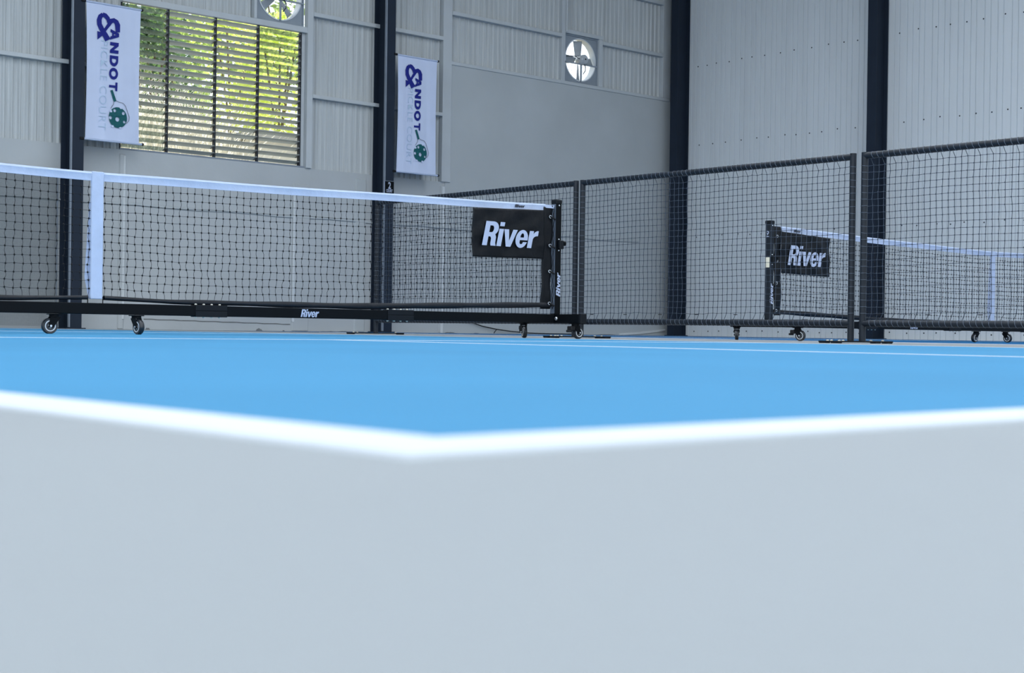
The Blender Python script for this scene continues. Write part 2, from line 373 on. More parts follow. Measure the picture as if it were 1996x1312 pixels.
# --- ceiling and the far sides of the hall (out of view; its two other sides are open to daylight)
b = MB(); b.box(-14, WR+0.2, -16, WL+0.2, 7.0, 7.1); c = b.build('ceiling', 'ceiling_sheet'); tag(c, 'grey metal roof over the hall', 'ceiling', kind='structure')

for lx in STRIPS:
    b = MB(); b.box(lx-0.5, lx+0.5, STRIP_Y[0], STRIP_Y[1], 6.97, 6.995); b.build('roof_glow_panel', 'roof_glow', c)  # glowing strip added below the solid roof to go with the area light

# --- steel H columns
def h_column(x, y, face, label):
    """face 'Y': flanges parallel to the left wall, back flange at y; face 'X': flanges parallel to the right wall, back flange at x"""
    t = thing('steel_column', label, 'column', (x, y, 0), 'steel columns along the hall walls', 'structure')
    H = 7.0; wdt = 0.152; dep = 0.285
    def fb(a0, a1, d0, d1):                    # a along wall, d out of wall
        b = MB()
        if face == 'Y': b.box(a0, a1, -d1, -d0, 0, H)
        else: b.box(-d1, -d0, a0, a1, 0, H)
        return b
    fb(-wdt/2, wdt/2, 0, 0.011).build('back_flange', 'steel_navy', t)
    fb(-wdt/2, wdt/2, dep-0.011, dep).build('front_flange', 'steel_navy', t)
    fb(-0.005, 0.005, 0.011, dep-0.011).build('web', 'steel_navy', t)
    b = MB()
    if face == 'Y': b.box(-0.12, 0.12, -dep-0.02, -0.0, 0, 0.012)
    else: b.box(-dep-0.02, 0, -0.12, 0.12, 0, 0.012)
    b.build('base_plate', 'steel_navy', t)
    return t, dep, wdt
c1, DEP, CW = h_column(3.885, WL-0.012, 'Y', 'dark steel column beside the louvre window banner')
c2, _, _ = h_column(8.375, WL-0.012, 'Y', 'dark steel column carrying the court number plate')
c3, _, _ = h_column(WR-0.012, 8.70, 'X', 'dark steel column in the corner where both walls meet')
c4, _, _ = h_column(WR-0.012, 4.905, 'X', 'dark steel column on the ribbed cladding wall')
for t in (c1, c2):
    b = MB(); b.box(-CW/2-0.004, -CW/2+0.010, -DEP-0.002, -DEP+0.035, 0.02, 7.0); b.build('edge_strip', 'steel_edge', t)

# --- window_1: four bays of glass louvres
WX0, WX1, WZ0, WZ1 = 4.56, 7.20, 2.17, 3.955
w1 = thing('window_1', 'louvre window of tilted glass blades in four bays', 'window', (WX0, WL, WZ0), kind='structure')
MUL = [0.62, 1.285, 1.91, 2.555]
def wbox(name, m, x0, x1, y0, y1, z0, z1):
    b = MB(); b.cbox(x0, x1, y0, y1, z0, z1, 0.003); return b.build(name, m, w1)
WH = WZ1-WZ0
wbox('sill', 'steel_edge', 0, WX1-WX0, 0.0, 0.12, 0, 0.022); wbox('side_frame', 'louvre_frame', 0.0, 0.025, 0.03, 0.08, 0.022, WH); wbox('side_frame', 'girt_paint', 2.575, 2.64, 0.03, 0.1, 0.022, WH)
for mx in MUL: wbox('mullion', 'louvre_frame', mx, mx+0.024, 0.012, 0.062, 0.022, WH)
NB, BP, BWD, TILT = 20, 0.0915, 0.100, math.radians(20)
blade_me = {}
def blade_mesh(wd, nm):
    if (round(wd, 3), nm) not in blade_me:
        b = MB(); b.cbox(-wd/2, wd/2, -BWD/2, BWD/2, -0.0028, 0.0028, 0.0012); me = b.mesh('blade'); me.materials.append(M[nm]); blade_me[(round(wd, 3), nm)] = me
    return blade_me[(round(wd, 3), nm)]
bc = MB(); bc.cbox(-0.016, 0.004, -0.045, 0.045, -0.007, 0.007, 0.002); clip_me = bc.mesh('clip'); clip_me.materials.append(M['louvre_clip'])
x_prev = 0.027
for bi, mx in enumerate(MUL):
    wd = mx-x_prev-0.006; cx = (mx+x_prev)/2
    for k in range(NB-1+1):
        z = 0.062+k*BP*(WH-0.10)/(BP*(NB-1))
        dusty = not ((bi == 0 and (k >= 13 or k < 6)) or (bi == 3 and k >= 13))
        o = put('blade', blade_mesh(wd, 'glass_dusty' if dusty else 'glass_clear'), None, w1, loc=(cx, 0.05, z))
        o.rotation_euler = (-TILT+random.uniform(-0.03, 0.03), 0, 0)
        cl = put('clip', clip_me, None, o, loc=(wd/2+0.004, -0.004, 0.0))
        cl.rotation_euler = (0, 0, 0)
    x_prev = mx+0.026

# ================================================================ THINGS ON THE LEFT WALL
def fan(x, z, label, spin):
    t = thing('exhaust_fan', label, 'fan', (x, WL+0.02, z), 'square exhaust fans in the sheet wall')
    n = 40; b = MB(); s = FB-0.002
    ring = [(FR*math.cos(2*PI*i/n), FR*math.sin(2*PI*i/n)) for i in range(n)]
    def sq(a):
        c, d = math.cos(a), math.sin(a); k = s/max(abs(c), abs(d)); return (c*k, d*k)
    outer = [sq(2*PI*i/n) for i in range(n)]
    vs = [(p[0], 0, p[1]) for p in ring] + [(p[0], 0, p[1]) for p in outer] + [(p[0], 0.012, p[1]) for p in ring] + [(p[0], 0.012, p[1]) for p in outer]
    b.add(vs, [(i, (i+1) % n, n+(i+1) % n, n+i) for i in range(n)] + [(2*n+(i+1) % n, 2*n+i, 3*n+i, 3*n+(i+1) % n) for i in range(n)])
    h = b.build('housing', 'fan_housing', t)
    b = MB()                                                    # folded rim around the square housing
    for q in ((-s, -s+0.018, -s, s), (s-0.018, s, -s, s)): b.box(q[0], q[1], -0.02, 0.10, q[2], q[3])
    for q in ((-s+0.018, s-0.018, -s, -s+0.018), (-s+0.018, s-0.018, s-0.018, s)): b.box(q[0], q[1], -0.02, 0.10, q[2], q[3])
    b.build('housing_rim', 'fan_housing', t)
    b = MB(); b.lathe([(FR-0.004, -0.012), (FR+0.012, -0.012), (FR+0.004, 0.10), (FR-0.004, 0.10), (FR-0.004, -0.012)], (0, 0, 0), 'Y', n); b.build('ring', 'fan_ring', t, True)
    for k in range(4):
        a = spin+k*PI/2; b = MB()
        def bl(u, v, a=a):
            r = 0.06+u*(FR-0.08); wv = (0.045+0.03*u)*(v-0.5)*2; pitch = math.radians(38-12*u)
            tx, ty = wv*math.cos(pitch), wv*math.sin(pitch)
            return (r*math.cos(a)-tx*math.sin(a), 0.05+ty, r*math.sin(a)+tx*math.cos(a))
        b.grid(bl, 6, 5)
        o = b.build('blade', 'fan_blade', t, True); so = o.modifiers.new('s', 'SOLIDIFY'); so.thickness = 0.004
    b = MB(); b.lathe([(0.0001, -0.12), (0.062, -0.12), (0.074, -0.105), (0.074, -0.03), (0.058, -0.02), (0.05, 0.05), (0.03, 0.08), (0.0001, 0.08)], (0.0, 0, 0), 'Y', 20); mo = b.build('motor', 'fan_motor', t, True)
    b = MB(); b.tube((0, -0.121, 0), (0, -0.130, 0), 0.012, 10); b.build('shaft_cap', 'screw_dark', mo)
    for q in ((-FR-0.01, FR+0.02, -0.012, 0.012),): 
        b = MB(); b.box(q[0], q[1], -0.032, -0.014, -0.075, -0.055); b.build('bracket', 'fan_housing', t)
    b = MB(); b.box(-0.012, 0.012, -0.032, -0.014, -FR-0.01, -0.06); b.build('bracket', 'fan_housing', t)
    b = MB(); b.path([(-FR, -0.03, 0.02), (-0.17, -0.05, 0.035), (-0.05, -0.07, 0.0), (0.06, -0.06, -0.10), (0.07, -0.05, -0.16), (0.03, -0.04, -0.22)], 0.007, 6); b.build('cable', 'wire_dark', t, True)
    b = MB()
    for i in range(-4, 5):
        q = i*0.075; hh = math.sqrt(max(0, FR*FR-q*q)); b.tube((q, 0.105, -hh), (q, 0.105, hh), 0.002, 4); b.tube((-hh, 0.105, q), (hh, 0.105, q), 0.002, 4)
    b.build('wire_guard', 'steel_edge', t)
    return t
fan(F1X, F1Z, 'exhaust fan directly above the louvre window', math.radians(38))
fan(F2X, F2Z, 'exhaust fan above the tall plaster wall near the corner column', math.radians(92))

# banners: cloth artwork digitised in (u right, v down) fractions of the cloth
BWX, BHZ = 0.685, 1.60
def uv(px, py):
    u = ((px-40)*1170+18*(py-10))/(458*1170+18*55); v = (py-10-55*u)/1170
    return (u*BWX, -v*BHZ)
def stroke(pts, wdt):                                          # thick polyline as polygon
    Lf, Rt = [], []
    for i, p in enumerate(pts):
        a = Vector(pts[max(0, i-1)]); c = Vector(pts[min(len(pts)-1, i+1)]); d = (c-a).normalized(); nrm = Vector((-d.y, d.x))
        ww = wdt[i] if isinstance(wdt, (list, tuple)) else wdt
        Lf.append(tuple(Vector(p)+nrm*ww/2)); Rt.append(tuple(Vector(p)-nrm*ww/2))
    return Lf+Rt[::-1]
def banner(x0, y, z1, label, seed):
    t = thing('hanging_banner', label, 'banner', (x0, y, z1), 'white club banners hung from the columns')
    rnd = random.Random(seed)
    def cloth_y(x, z): return 0.004*math.sin(x*23+z*1.5+seed)*(0.3+0.7*(-z/BHZ)) + 0.0012*math.sin(x*51+seed*2+z*2)
    def inset(x, z):                                           # side edges pull in towards the middle height
        return (x-BWX/2)*(1-0.035*math.sin(PI*min(1, max(0, -z/BHZ)))) + BWX/2
    b = MB(); b.grid(lambda u, v: (inset(u*BWX, -v*BHZ), cloth_y(u*BWX, -v*BHZ), -v*BHZ), 40, 48)
    cl = b.build('cloth', 'banner_cloth', t, True)
    for zz, ex in ((0.0, 0.012), (-BHZ, 0.04)):
        b = MB(); b.tube((-0.06, 0.0, zz), (BWX+ex, 0.0, zz), 0.013, 10); r = b.build('rod', 'tape_white', t, True)
        b = MB(); b.tube((BWX+ex-0.006, 0, zz), (BWX+ex+0.014, 0, zz), 0.017, 8); b.build('rod_end', 'rubber_black', r)
        b = MB(); b.tube((-0.062, 0, zz), (-0.012, 0, zz), 0.016, 8); b.build('rod_end', 'rubber_black', r)
    def art(name, polys, m, off=0.004):
        me = poly_mesh(name, polys, 0.0004)
        map_mesh(me, lambda x, y, z: (inset(x, y), cloth_y(x, y)-off-0.006-z, y)); return put(name, me, m, cl)
    px = lambda pts: [uv(*p) for p in pts]
    # swash initial
    loop = [(222,312),(196,280),(168,246),(146,205),(143,165),(156,132),(180,122),(205,134),(222,160),(216,190),(196,222),(168,256),(145,292),(134,300)]
    art('initial', [px(stroke([(212,338),(186,290),(158,243),(141,205),(139,168),(150,135),(172,120)], [52,46,42,40,40,38,36]))], 'banner_navy')
    art('initial', [px(stroke([(168,120),(190,126),(212,150),(222,175)], [36,38,36,30]))], 'banner_navy', 0.0044)
    art('initial', [px([(122,262),(122,335),(170,296),(215,236),(240,205),(250,190),(226,160),(205,205),(180,240),(150,272)])], 'banner_navy', 0.0048)
    art('initial', [px(stroke([(216,196),(240,172),(264,166),(284,178),(296,206),(298,268)], [40,42,40,40,42,36]))], 'banner_navy', 0.0052)
    # word along the banner, letter tops to the right; s runs down, t runs right
    def word(letters, bx, ht, s0, skew, nm, m):
        for polys, sa, sb in letters:
            out = []
            for p in polys:
                out.append([uv(bx+skew*(0)+t_*ht-(sa+(sb-sa)*s_-s0)*0.032, sa+(sb-sa)*s_+t_*ht*0.10) for s_, t_ in p])
            art(nm, out, m)
    A = [[(0,0),(.34,1),(.66,1),(1,0),(.72,0),(.64,.2),(.36,.2),(.28,0)], [(.42,.40),(.58,.40),(.5,.68)]]
    N = [[(0,0),(0,1),(.30,1),(.70,.46),(.70,1),(1,1),(1,0),(.72,0),(.30,.56),(.30,0)]]
    D = [[(0,0),(0,1),(.45,1)]+arc(.45,.5,.55,.5,90,-90,14)+[(.45,0)], [(.29,.24),(.29,.76),(.42,.76)]+arc(.42,.5,.28,.26,90,-90,10)]
    O = [arc(.5,.5,.5,.53,0,350,26), arc(.5,.5,.24,.28,0,350,22)]
    T = [[(0,1),(1,1),(1,.76),(.64,.76),(.64,0),(.36,0),(.36,.76),(0,.76)]]
    word([(A, 240, 332), (N, 352, 446), (D, 466, 558), (O, 570, 672), (T, 694, 768)], 236, 74, 240, 0, 'letter', 'banner_navy')
    me = fit(text_mesh('tagline', 'PICKLE COURT', 1.0, offset=-0.012, spacing=1.05), 1, 1)
    map_mesh(me, lambda x, y, z: (lambda q: (inset(q[0], q[1]), cloth_y(q[0], q[1])-0.008-z, q[1]))(uv(154+y*60-x*24, 340+x*766+y*6)))
    for im in islands(me, 'tagline_letter'): put('tagline_letter', im, 'banner_pale', cl)
    # paddle and ball
    cxy = uv(296, 1003); ball = [[(cxy[0]+0.117*math.cos(a*PI/18), cxy[1]+0.122*math.sin(a*PI/18)) for a in range(36)]]
    for hx, hy, hr in ((270,942,.019),(343,968,.019),(232,1003,.019),(292,1018,.026),(350,1042,.016)):
        q = uv(hx, hy); ball.append([(q[0]+hr*math.cos(a*PI/8), q[1]+hr*1.05*math.sin(a*PI/8)) for a in range(16)])
    art('ball', ball, 'banner_teal', 0.005)
    for hx, hy in ((315,1090),(250,1078),(322,920),(236,948)):
        q = uv(hx, hy); art('ball_hole', [[(q[0]+.016*math.cos(a*PI/6), q[1]+.014*math.sin(a*PI/6)) for a in range(12)]], 'banner_cloth', 0.007)
    art('paddle_grip', [px([(232,768),(252,764),(285,858),(262,868)])], 'banner_teal', 0.005)
    art('paddle_outline', [px(stroke([(284,858),(312,872),(342,880),(362,905),(380,955),(395,1002),(391,1030),(370,1054)], 3.2))], 'print_black', 0.0055)
    art('paddle_outline', [px(stroke([(262,868),(258,890),(245,908),(235,924)], 3.2))], 'print_black', 0.0055)
    return t
banner(3.972, 8.70, 3.815, 'white banner with navy lettering hanging beside the louvre window', 1)
banner(8.492, 8.70, 3.812, 'white banner with navy lettering hanging above the court number plate', 4)

# court number plate on the second column
sg = thing('court_sign', 'small black plate with number 2 on the dark column', 'sign', (8.375, WL-0.012-DEP, 1.90))
b = MB(); b.cbox(-0.078, 0.078, -0.006, 0.0, 0, 0.165, 0.002); b.build('plate', 'powder_black', sg)
b = MB(); b.box(-0.084, -0.078, -0.007, 0.0, 0, 0.165); b.build('plate_edge', 'print_white', sg)
b = MB(); b.box(-0.078, 0.078, -0.007, -0.001, 0.165, 0.170); b.build('plate_edge', 'steel_edge', sg)
me = fit(text_mesh('numeral', '2', 1, offset=0.025), 0.046, 0.092); map_mesh(me, lambda x, y, z: (-0.022+x, -0.0074-z, 0.062+y)); put('numeral', me, 'print_white', sg)
me = fit(text_mesh('word', 'COURT', 1, offset=0.03), 0.104, 0.042); map_mesh(me, lambda x, y, z: (-0.052+x, -0.0074-z, 0.014+y)); put('word', me, 'print_white', sg)

# fine mesh screen standing in front of the wall left of the first column
ms = thing('mesh_screen', 'fine grey mesh screen against the wall behind the net', 'screen', (2.3, 8.93, 0))
b = MB(); SW, SH = 1.44, 1.80
def edge(z): return SW - (0.10 if z < 0.35 else 0.0)*(1-abs(z-0.15)/0.2 if abs(z-0.15) < 0.2 else 0)
nz = 210
for i in range(nz):
    z = 0.03+SH*i/nz; b.box(0, edge(z), -0.001, 0.001, z, z+0.0013)
for i in range(170):
    x = SW*i/170; b.box(x, x+0.0013, -0.0014, -0.0004, 0.03, SH+0.02)
b.build('mesh_fabric', 'screen_thread', ms, kind='stuff')
b = MB(); b.tube((-0.02, 0, SH+0.03), (SW+0.02, 0, SH+0.03), 0.012, 8); b.build('top_rail', 'steel_edge', ms, True)
for xx in (-0.02, SW+0.02):
    b = MB(); b.tube((xx, 0.02, 0), (xx, 0.02, SH+0.04), 0.008, 8); b.build('post', 'steel_edge', ms, True)

# black cable drooping along the foot of the plaster wall
cab = thing('power_cable', 'thin black cable sagging along the foot of the plaster wall', 'cable', (9.9, 8.94, 0))
pts = [(0.0, 0.02, 0.245), (0.16, 0.015, 0.165), (0.40, 0.01, 0.105), (0.66, 0.0, 0.065), (0.95, -0.01, 0.036), (1.3, -0.02, 0.016), (1.7, -0.03, 0.008), (2.4, -0.05, 0.008)]
b = MB(); b.path(pts, 0.008, 7); b.build('cord', 'rubber_black', cab, True)
b = MB(); b.path([(0.66, 0.0, 0.065), (0.62, -0.005, 0.03), (0.60, -0.01, 0.006)], 0.006, 6); b.build('cord_tail', 'rubber_black', cab, True)

# ================================================================ ROLLING NETS
HALF = 3.335
def tape_top(x): return 0.857+0.052*(min(1, abs(x)/3.23))**1.25
def hem_top(x):
    a = abs(x); pts = [(0, .206), (.45, .195), (1.0, .199), (1.7, .204), (2.4, .224), (3.18, .245), (3.4, .248)]
    for (x0, z0), (x1, z1) in zip(pts, pts[1:]):
        if a <= x1: return z0+(z1-z0)*(a-x0)/(x1-x0)
    return .248
def hem_h(x): return 0.022+0.016*min(1, abs(x)/1.6)
# caster: fork mesh, tread and hub shared between all casters
cf = MB(); cf.cbox(-0.032, 0.032, -0.03, 0.03, 0.100, 0.105, 0.002); cf.lathe([(0.026, 0.088), (0.026, 0.100)], (0, 0, 0), 'Z', 14)
for sx in (-1, 1):
    x0, x1 = (0.0155, 0.0185) if sx > 0 else (-0.0185, -0.0155)
    cf.add([(x0, -0.024, 0.088), (x1, -0.024, 0.088), (x1, 0.030, 0.088), (x0, 0.030, 0.088), (x0, -0.037, 0.034), (x1, -0.037, 0.034), (x1, -0.011, 0.032), (x0, -0.011, 0.032)],
           [(0,1,2,3), (4,7,6,5), (0,4,5,1), (3,2,6,7), (0,3,7,4), (1,5,6,2)])
cf.tube((-0.021, -0.024, 0.0415), (0.021, -0.024, 0.0415), 0.008, 8)
CASTER = cf.mesh('caster'); CASTER.materials.append(M['powder_black'])
ct = MB(); ct.lathe([(0.0285, -0.013), (0.038, -0.0135), (0.0415, -0.008), (0.0415, 0.008), (0.038, 0.0135), (0.0285, 0.013)], (0, -0.024, 0.0415), 'X', 28); TREAD = ct.mesh('tread'); TREAD.materials.append(M['wheel_rubber'])
chb = MB(); chb.lathe([(0.008, -0.0135), (0.012, -0.0135), (0.013, -0.010), (0.0225, -0.010), (0.0235, -0.0145), (0.0287, -0.0145), (0.0287, 0.0145), (0.0235, 0.0145), (0.0225, 0.010), (0.013, 0.010), (0.012, 0.0135), (0.008, 0.0135)], (0, -0.024, 0.0415), 'X', 28); HUB = chb.mesh('hub'); HUB.materials.append(M['wheel_hub'])
ca = MB(); ca.tube((-0.024, -0.024, 0.0415), (0.024, -0.024, 0.0415), 0.006, 8); AXLE = ca.mesh('axle'); AXLE.materials.append(M['chrome'])
cb = MB(); cb.cbox(-0.024, 0.024, 0.020, 0.056, 0.056, 0.086, 0.005); cb.cbox(-0.018, 0.018, 0.040, 0.070, 0.044, 0.060, 0.004); BRAKE = cb.mesh('brake'); BRAKE.materials.append(M['rubber_black'])
def caster(t, x, y, rz, brake=True):
    o = put('caster', CASTER, None, t, True, (x, y, 0)); o.rotation_euler.z = rz
    for nm, me in (('tread', TREAD), ('hub', HUB), ('axle', AXLE), ('brake', BRAKE))[:4 if brake else 3]: put(nm, me, None, o, nm in ('tread', 'hub'))
BOLT = MB().lathe([(0.007, 0), (0.007, 0.005), (0.004, 0.007), (0.0001, 0.007)], (0, 0, 0), 'Z', 8).mesh('bolt'); BOLT.materials.append(M['bolt_pale'])
def glyph(parent, nm, wdt, hgt, m, fn):
    me = fit(poly_mesh(nm, WORD, 0.0004), wdt, hgt); map_mesh(me, fn); return put(nm, me, m, parent)
def rolling_net(cx, label, legs, rots, mids, seed):
    t = thing('rolling_net', label, 'sports net', (cx, 0, 0), 'rolling court nets')
    rnd = random.Random(seed)
    # base rail sections, joined by splice plates
    cuts = [-HALF+0.03, -2.0, -0.676, 0.676, 2.0, HALF-0.03]
    for a, c in zip(cuts, cuts[1:]):
        b = MB(); b.cbox(a, c, -0.025, 0.025, 0.106, 0.165, 0.003); r = b.build('rail_section', 'powder_black', t)
        if a > 0.5 and c < 2.1 or (a < -0.6 and c < -0.5 and a > -2.1):
            mid = 1.33 if a > 0 else -1.33
            glyph(r, 'rail_lettering', 0.128, 0.046, 'print_white', lambda x, y, z: (mid-0.064+x, -0.0258-z, 0.112+y))
    for sx in (-1, 1):
        for x0 in (0.577, 1.899):
            b = MB(); b.cbox(min(sx*x0, sx*(x0+0.199)), max(sx*x0, sx*(x0+0.199)), -0.030, 0.030, 0.102, 0.1345, 0.002); sp = b.build('splice_plate', 'powder_black_soft', t)
            b = MB(); b.cbox(min(sx*x0, sx*(x0+0.199)), max(sx*x0, sx*(x0+0.199)), -0.029, 0.029, 0.136, 0.169, 0.002); b.build('splice_cover', 'powder_black_soft', sp)
            for k in range(4):
                xx = sx*(x0+0.008+0.050*k)
                put('bolt', BOLT, None, sp, False, (xx, -0.012, 0.1685))
                o = put('bolt', BOLT, None, sp, False, (xx, -0.012, 0.1025)); o.rotation_euler.x = PI
    # cross legs with casters
    for (lx, y0, y1), (ra, rb) in zip(legs, rots):
        b = MB(); b.cbox(lx-0.025, lx+0.025, y0, y1, 0.105, 0.166, 0.003); lg = b.build('cross_leg', 'powder_black', t)
        b = MB(); b.cbox(lx-0.027, lx+0.027, y0-0.004, y0+0.018, 0.103, 0.168, 0.003); b.build('end_cap', 'powder_black_soft', lg)
        b = MB(); b.lathe([(0.014, 0), (0.014, -0.006), (0.009, -0.012), (0.0001, -0.012)], (lx-0.025, -0.040, 0.136), 'X', 10); b.build('leg_bolt', 'chrome', lg, True)
        caster(t, lx, y0+0.075, ra); caster(t, lx, y1-0.05, rb)
    for (cxx, rz) in mids: caster(t, cxx, 0.0, rz, False)
    # end posts
    for sx in (-1, 1):
        px = sx*HALF
        b = MB(); b.cbox(px-0.025, px+0.025, -0.025, 0.025, 0.166, 0.925, 0.003); ps = b.build('post', 'powder_black_lit' if sx < 0 else 'powder_black', t)
        b = MB(); b.cbox(px-0.028, px+0.028, -0.028, 0.028, 0.918, 0.945, 0.004); b.build('post_cap', 'powder_black_soft', ps)
        b = MB(); b.box(px-sx*0.0255-0.0008, px-sx*0.0255+0.0008, -0.019, 0.019, 0.17, 0.915); b.build('track_strip', 'track_grey', ps)
        b = MB()
        for k in range(11):
            z0 = 0.20+k*0.064
            for s2 in (-1, 1): b.path([(px-sx*0.028, s2*0.001, z0), (px-sx*0.028, s2*0.009, z0+0.032), (px-sx*0.028, s2*0.001, z0+0.064)], 0.0016, 4)
        b.build('lacing_cord', 'net_cord', ps)
        for zb in (0.905, 0.60, 0.675):
            b = MB(); b.lathe([(0.006, 0), (0.006, -0.003), (0.003, -0.006), (0.0001, -0.006)], (px, -0.025, zb), 'Y', 8); b.build('post_bolt', 'chrome', ps, True)
        b = MB(); b.cbox(px-0.012, px+0.028, -0.050, -0.025, 0.610, 0.668, 0.004); rc = b.build('ratchet', 'powder_black_soft', ps)
        b = MB(); b.lathe([(0.017, 0), (0.017, 0.018), (0.0001, 0.018)], (px+0.028, -0.036, 0.648), 'X', 10); b.build('ratchet_knob', 'powder_black', rc, True)
        glyph(ps, 'post_lettering', 0.165, 0.038, 'print_white', lambda x, y, z: (px+0.019-y, -0.0258-z, 0.285+x))
        if sx < 0:                                              # outer face of the far-court side: emblem and paper label
            b = MB(); b.box(px-0.0262, px-0.025, -0.021, 0.021, 0.575, 0.655); b.build('paper_label', 'sticker', ps)
            em = [[(x*0.016, y*0.016) for x, y in stroke([(0.0,-0.2),(0.7,0.5),(0.9,1.1),(0.3,1.6),(-0.4,1.3),(-0.3,0.7),(0.4,0.3),(1.2,0.1)], 0.42)]]
            me = poly_mesh('emblem', em, 0.0004); map_mesh(me, lambda x, y, z: (px-0.0262-z, 0.005-x, 0.835+y)); put('emblem', me, 'print_white', ps)
            glyph(ps, 'emblem_word', 0.032, 0.010, 'print_white', lambda x, y, z: (px-0.0262-z, 0.016-x, 0.815+y))
    # top tape, centre strap, bottom hem, black side bands
    EX = 3.225
    for sx in (-1, 1):
        b = MB()
        def tp(u, v, sx=sx):
            x = sx*(0.028+u*(EX-0.028)); prof = [(0.003, 0.0), (0.008, -0.010), (0.003, -0.031), (0.0045, -0.047), (-0.0045, -0.047), (-0.003, -0.031), (-0.009, -0.010), (-0.003, 0.0), (0.003, 0.0)]
            d, z = prof[round(v*8)]; return (x, d+0.0015*math.sin(x*9+z*60), tape_top(x)+z+0.0015*math.sin(x*4.1))
        b.grid(tp, 60, 8); tpo = b.build('top_tape', 'tape_white', t, True)
        xa, xb = (2.945, 3.035) if sx > 0 else (-3.04, -2.95)
        glyph(tpo, 'tape_lettering', xb-xa, 0.020, 'print_black', lambda x, y, z, xa=xa: (xa+x, -0.0105-z, tape_top(xa+x)-0.034+y))
        b = MB(); b.box(min(sx*EX, sx*(HALF-0.025)), max(sx*EX, sx*(HALF-0.025)), -0.004, 0.004, tape_top(EX)-0.024, tape_top(EX)-0.002); b.build('tape_end', 'tape_white', tpo)
        b = MB()
        def hm(u, v, sx=sx):
            x = sx*(0.045+u*(HALF-0.045-0.045)); a = v*2*PI; h = hem_h(x); zc = hem_top(x)-h/2
            return (x, 0.012*math.cos(a)*(1+0.2*math.sin(x*17)), zc+h/2*math.sin(a)*(1+0.10*math.sin(x*11+1)))
        b.grid(hm, 70, 10); b.build('bottom_hem', 'hem_black', t, True)
        b = MB(); b.grid(lambda u, v, sx=sx: (sx*(3.210+0.085*u-0.014*(1-v)), -0.006+0.006*math.sin(v*19+u*3), 0.20+v*(tape_top(EX)-0.005-0.20)), 5, 24)
        sb = b.build('side_band', 'fabric_black', t, True); sb.modifiers.new('s', 'SOLIDIFY').thickness = 0.005
        for zg in (0.238, 0.455, 0.63, 0.825):
            b = MB(); b.lathe([(0.007, -0.003), (0.0115, -0.003), (0.0125, 0.0), (0.007, 0.0), (0.007, -0.003)], (sx*3.262, -0.016, zg), 'Y', 14); b.build('grommet', 'chrome', sb, True)
            b = MB(); b.path([(sx*3.262, -0.019, zg), (sx*3.292, -0.022, zg-0.012), (sx*(HALF-0.022), -0.010, zg-0.016)], 0.006, 6); b.build('tie', 'rubber_black', sb, True)
        # flag with the wordmark
        fx0, fx1, fz0, fz1 = 2.575, 3.212, 0.525, 0.855
        def wr_(x, z): return -0.016+0.0045*math.sin(x*26+z*24)+0.0025*math.sin(x*17-z*41+1)
        b = MB(); b.grid(lambda u, v, sx=sx: (sx*(fx0+(fx1-fx0)*u), wr_(sx*(fx0+(fx1-fx0)*u), fz0+(fz1-fz0)*v), fz0+0.012*u+(fz1-fz0)*v-0.012*(1-u)*v), 44, 24)
        fg = b.build('logo_flag', 'fabric_black', t, True); fg.modifiers.new('s', 'SOLIDIFY').thickness = 0.003
        xa = sx*(fx0+fx1)/2-0.255
        glyph(fg, 'flag_lettering', 0.50, 0.162, 'print_white', lambda x, y, z, xa=xa: (xa+x+0.008, -0.0290-z, fz0+0.075+y))
    b = MB(); b.cbox(-0.033, 0.033, -0.012, 0.010, 0.186, tape_top(0)+0.002, 0.003); st = b.build('centre_strap', 'tape_white', t)
    for xx in (-0.045, 0.040):
        b = MB(); b.tube((xx, 0, 0.163), (xx, 0, 0.200), 0.003, 6); b.build('strap_cord', 'net_cord', st)
    b = MB(); b.add([(-0.036, 0.012, 0.19), (-0.058, 0.014, 0.30), (-0.036, 0.014, 0.70), (-0.03, 0.014, 0.70), (-0.03, 0.012, 0.19)], [(0, 1, 2, 3, 4)]); b.build('strap_tail', 'tape_white', st)
    # knotted netting
    b = MB(); kn = MB(); P = 0.0445; NX = int(3.22/P); NZ = 15; node = {}
    for i in range(-NX, NX+1):
        for j in range(NZ+1):
            x = i*P; z1 = tape_top(x)-0.040; z0 = hem_top(x)-0.004; v = j/NZ
            wob = 0.004*math.sin(j*1.3+i*0.35)*(1.2-v)
            node[i, j] = (x+wob+rnd.uniform(-.0022, .0022), rnd.uniform(-.002, .002), z0+(z1-z0)*v+rnd.uniform(-.0018, .0018)+0.003*math.sin(i*0.5+j)*0.5)
    R = 0.0012
    for (i, j), p in node.items():
        if (i+1, j) in node and 0 < j < NZ: b.tube(p, node[i+1, j], R, 4, cap=False)
        if (i, j+1) in node:
            q = node[i, j+1]; s = 0.0045*(1 if (i+j) % 2 else -1); mid = ((p[0]+q[0])/2+s*rnd.uniform(.4, 1), p[1], (p[2]+q[2])/2)
            b.tube(p, mid, R, 4, cap=False); b.tube(mid, q, R, 4, cap=False)
        if 0 < j < NZ:
            k = 0.0066; kn.add([(p[0]+k, p[1], p[2]), (p[0], p[1], p[2]+k*1.1), (p[0]-k, p[1], p[2]), (p[0], p[1], p[2]-k*1.1), (p[0], p[1]-k, p[2]), (p[0], p[1]+k, p[2])],
                               [(0,1,4),(1,2,4),(2,3,4),(3,0,4),(1,0,5),(2,1,5),(3,2,5),(0,3,5)])
    nt = b.build('netting', 'net_cord', t, kind='stuff'); kn.build('netting_knots', 'knot_black', nt, kind='stuff')
    return t
D_ = math.radians
rolling_net(0.0, 'rolling court net stretched across the nearer blue court', [(HALF, -0.275, 0.37), (-HALF, -0.275, 0.37)],
            [(D_(87), D_(-30)), (0, 0)], [(-0.228, D_(-93)), (0.235, D_(3))], 1)
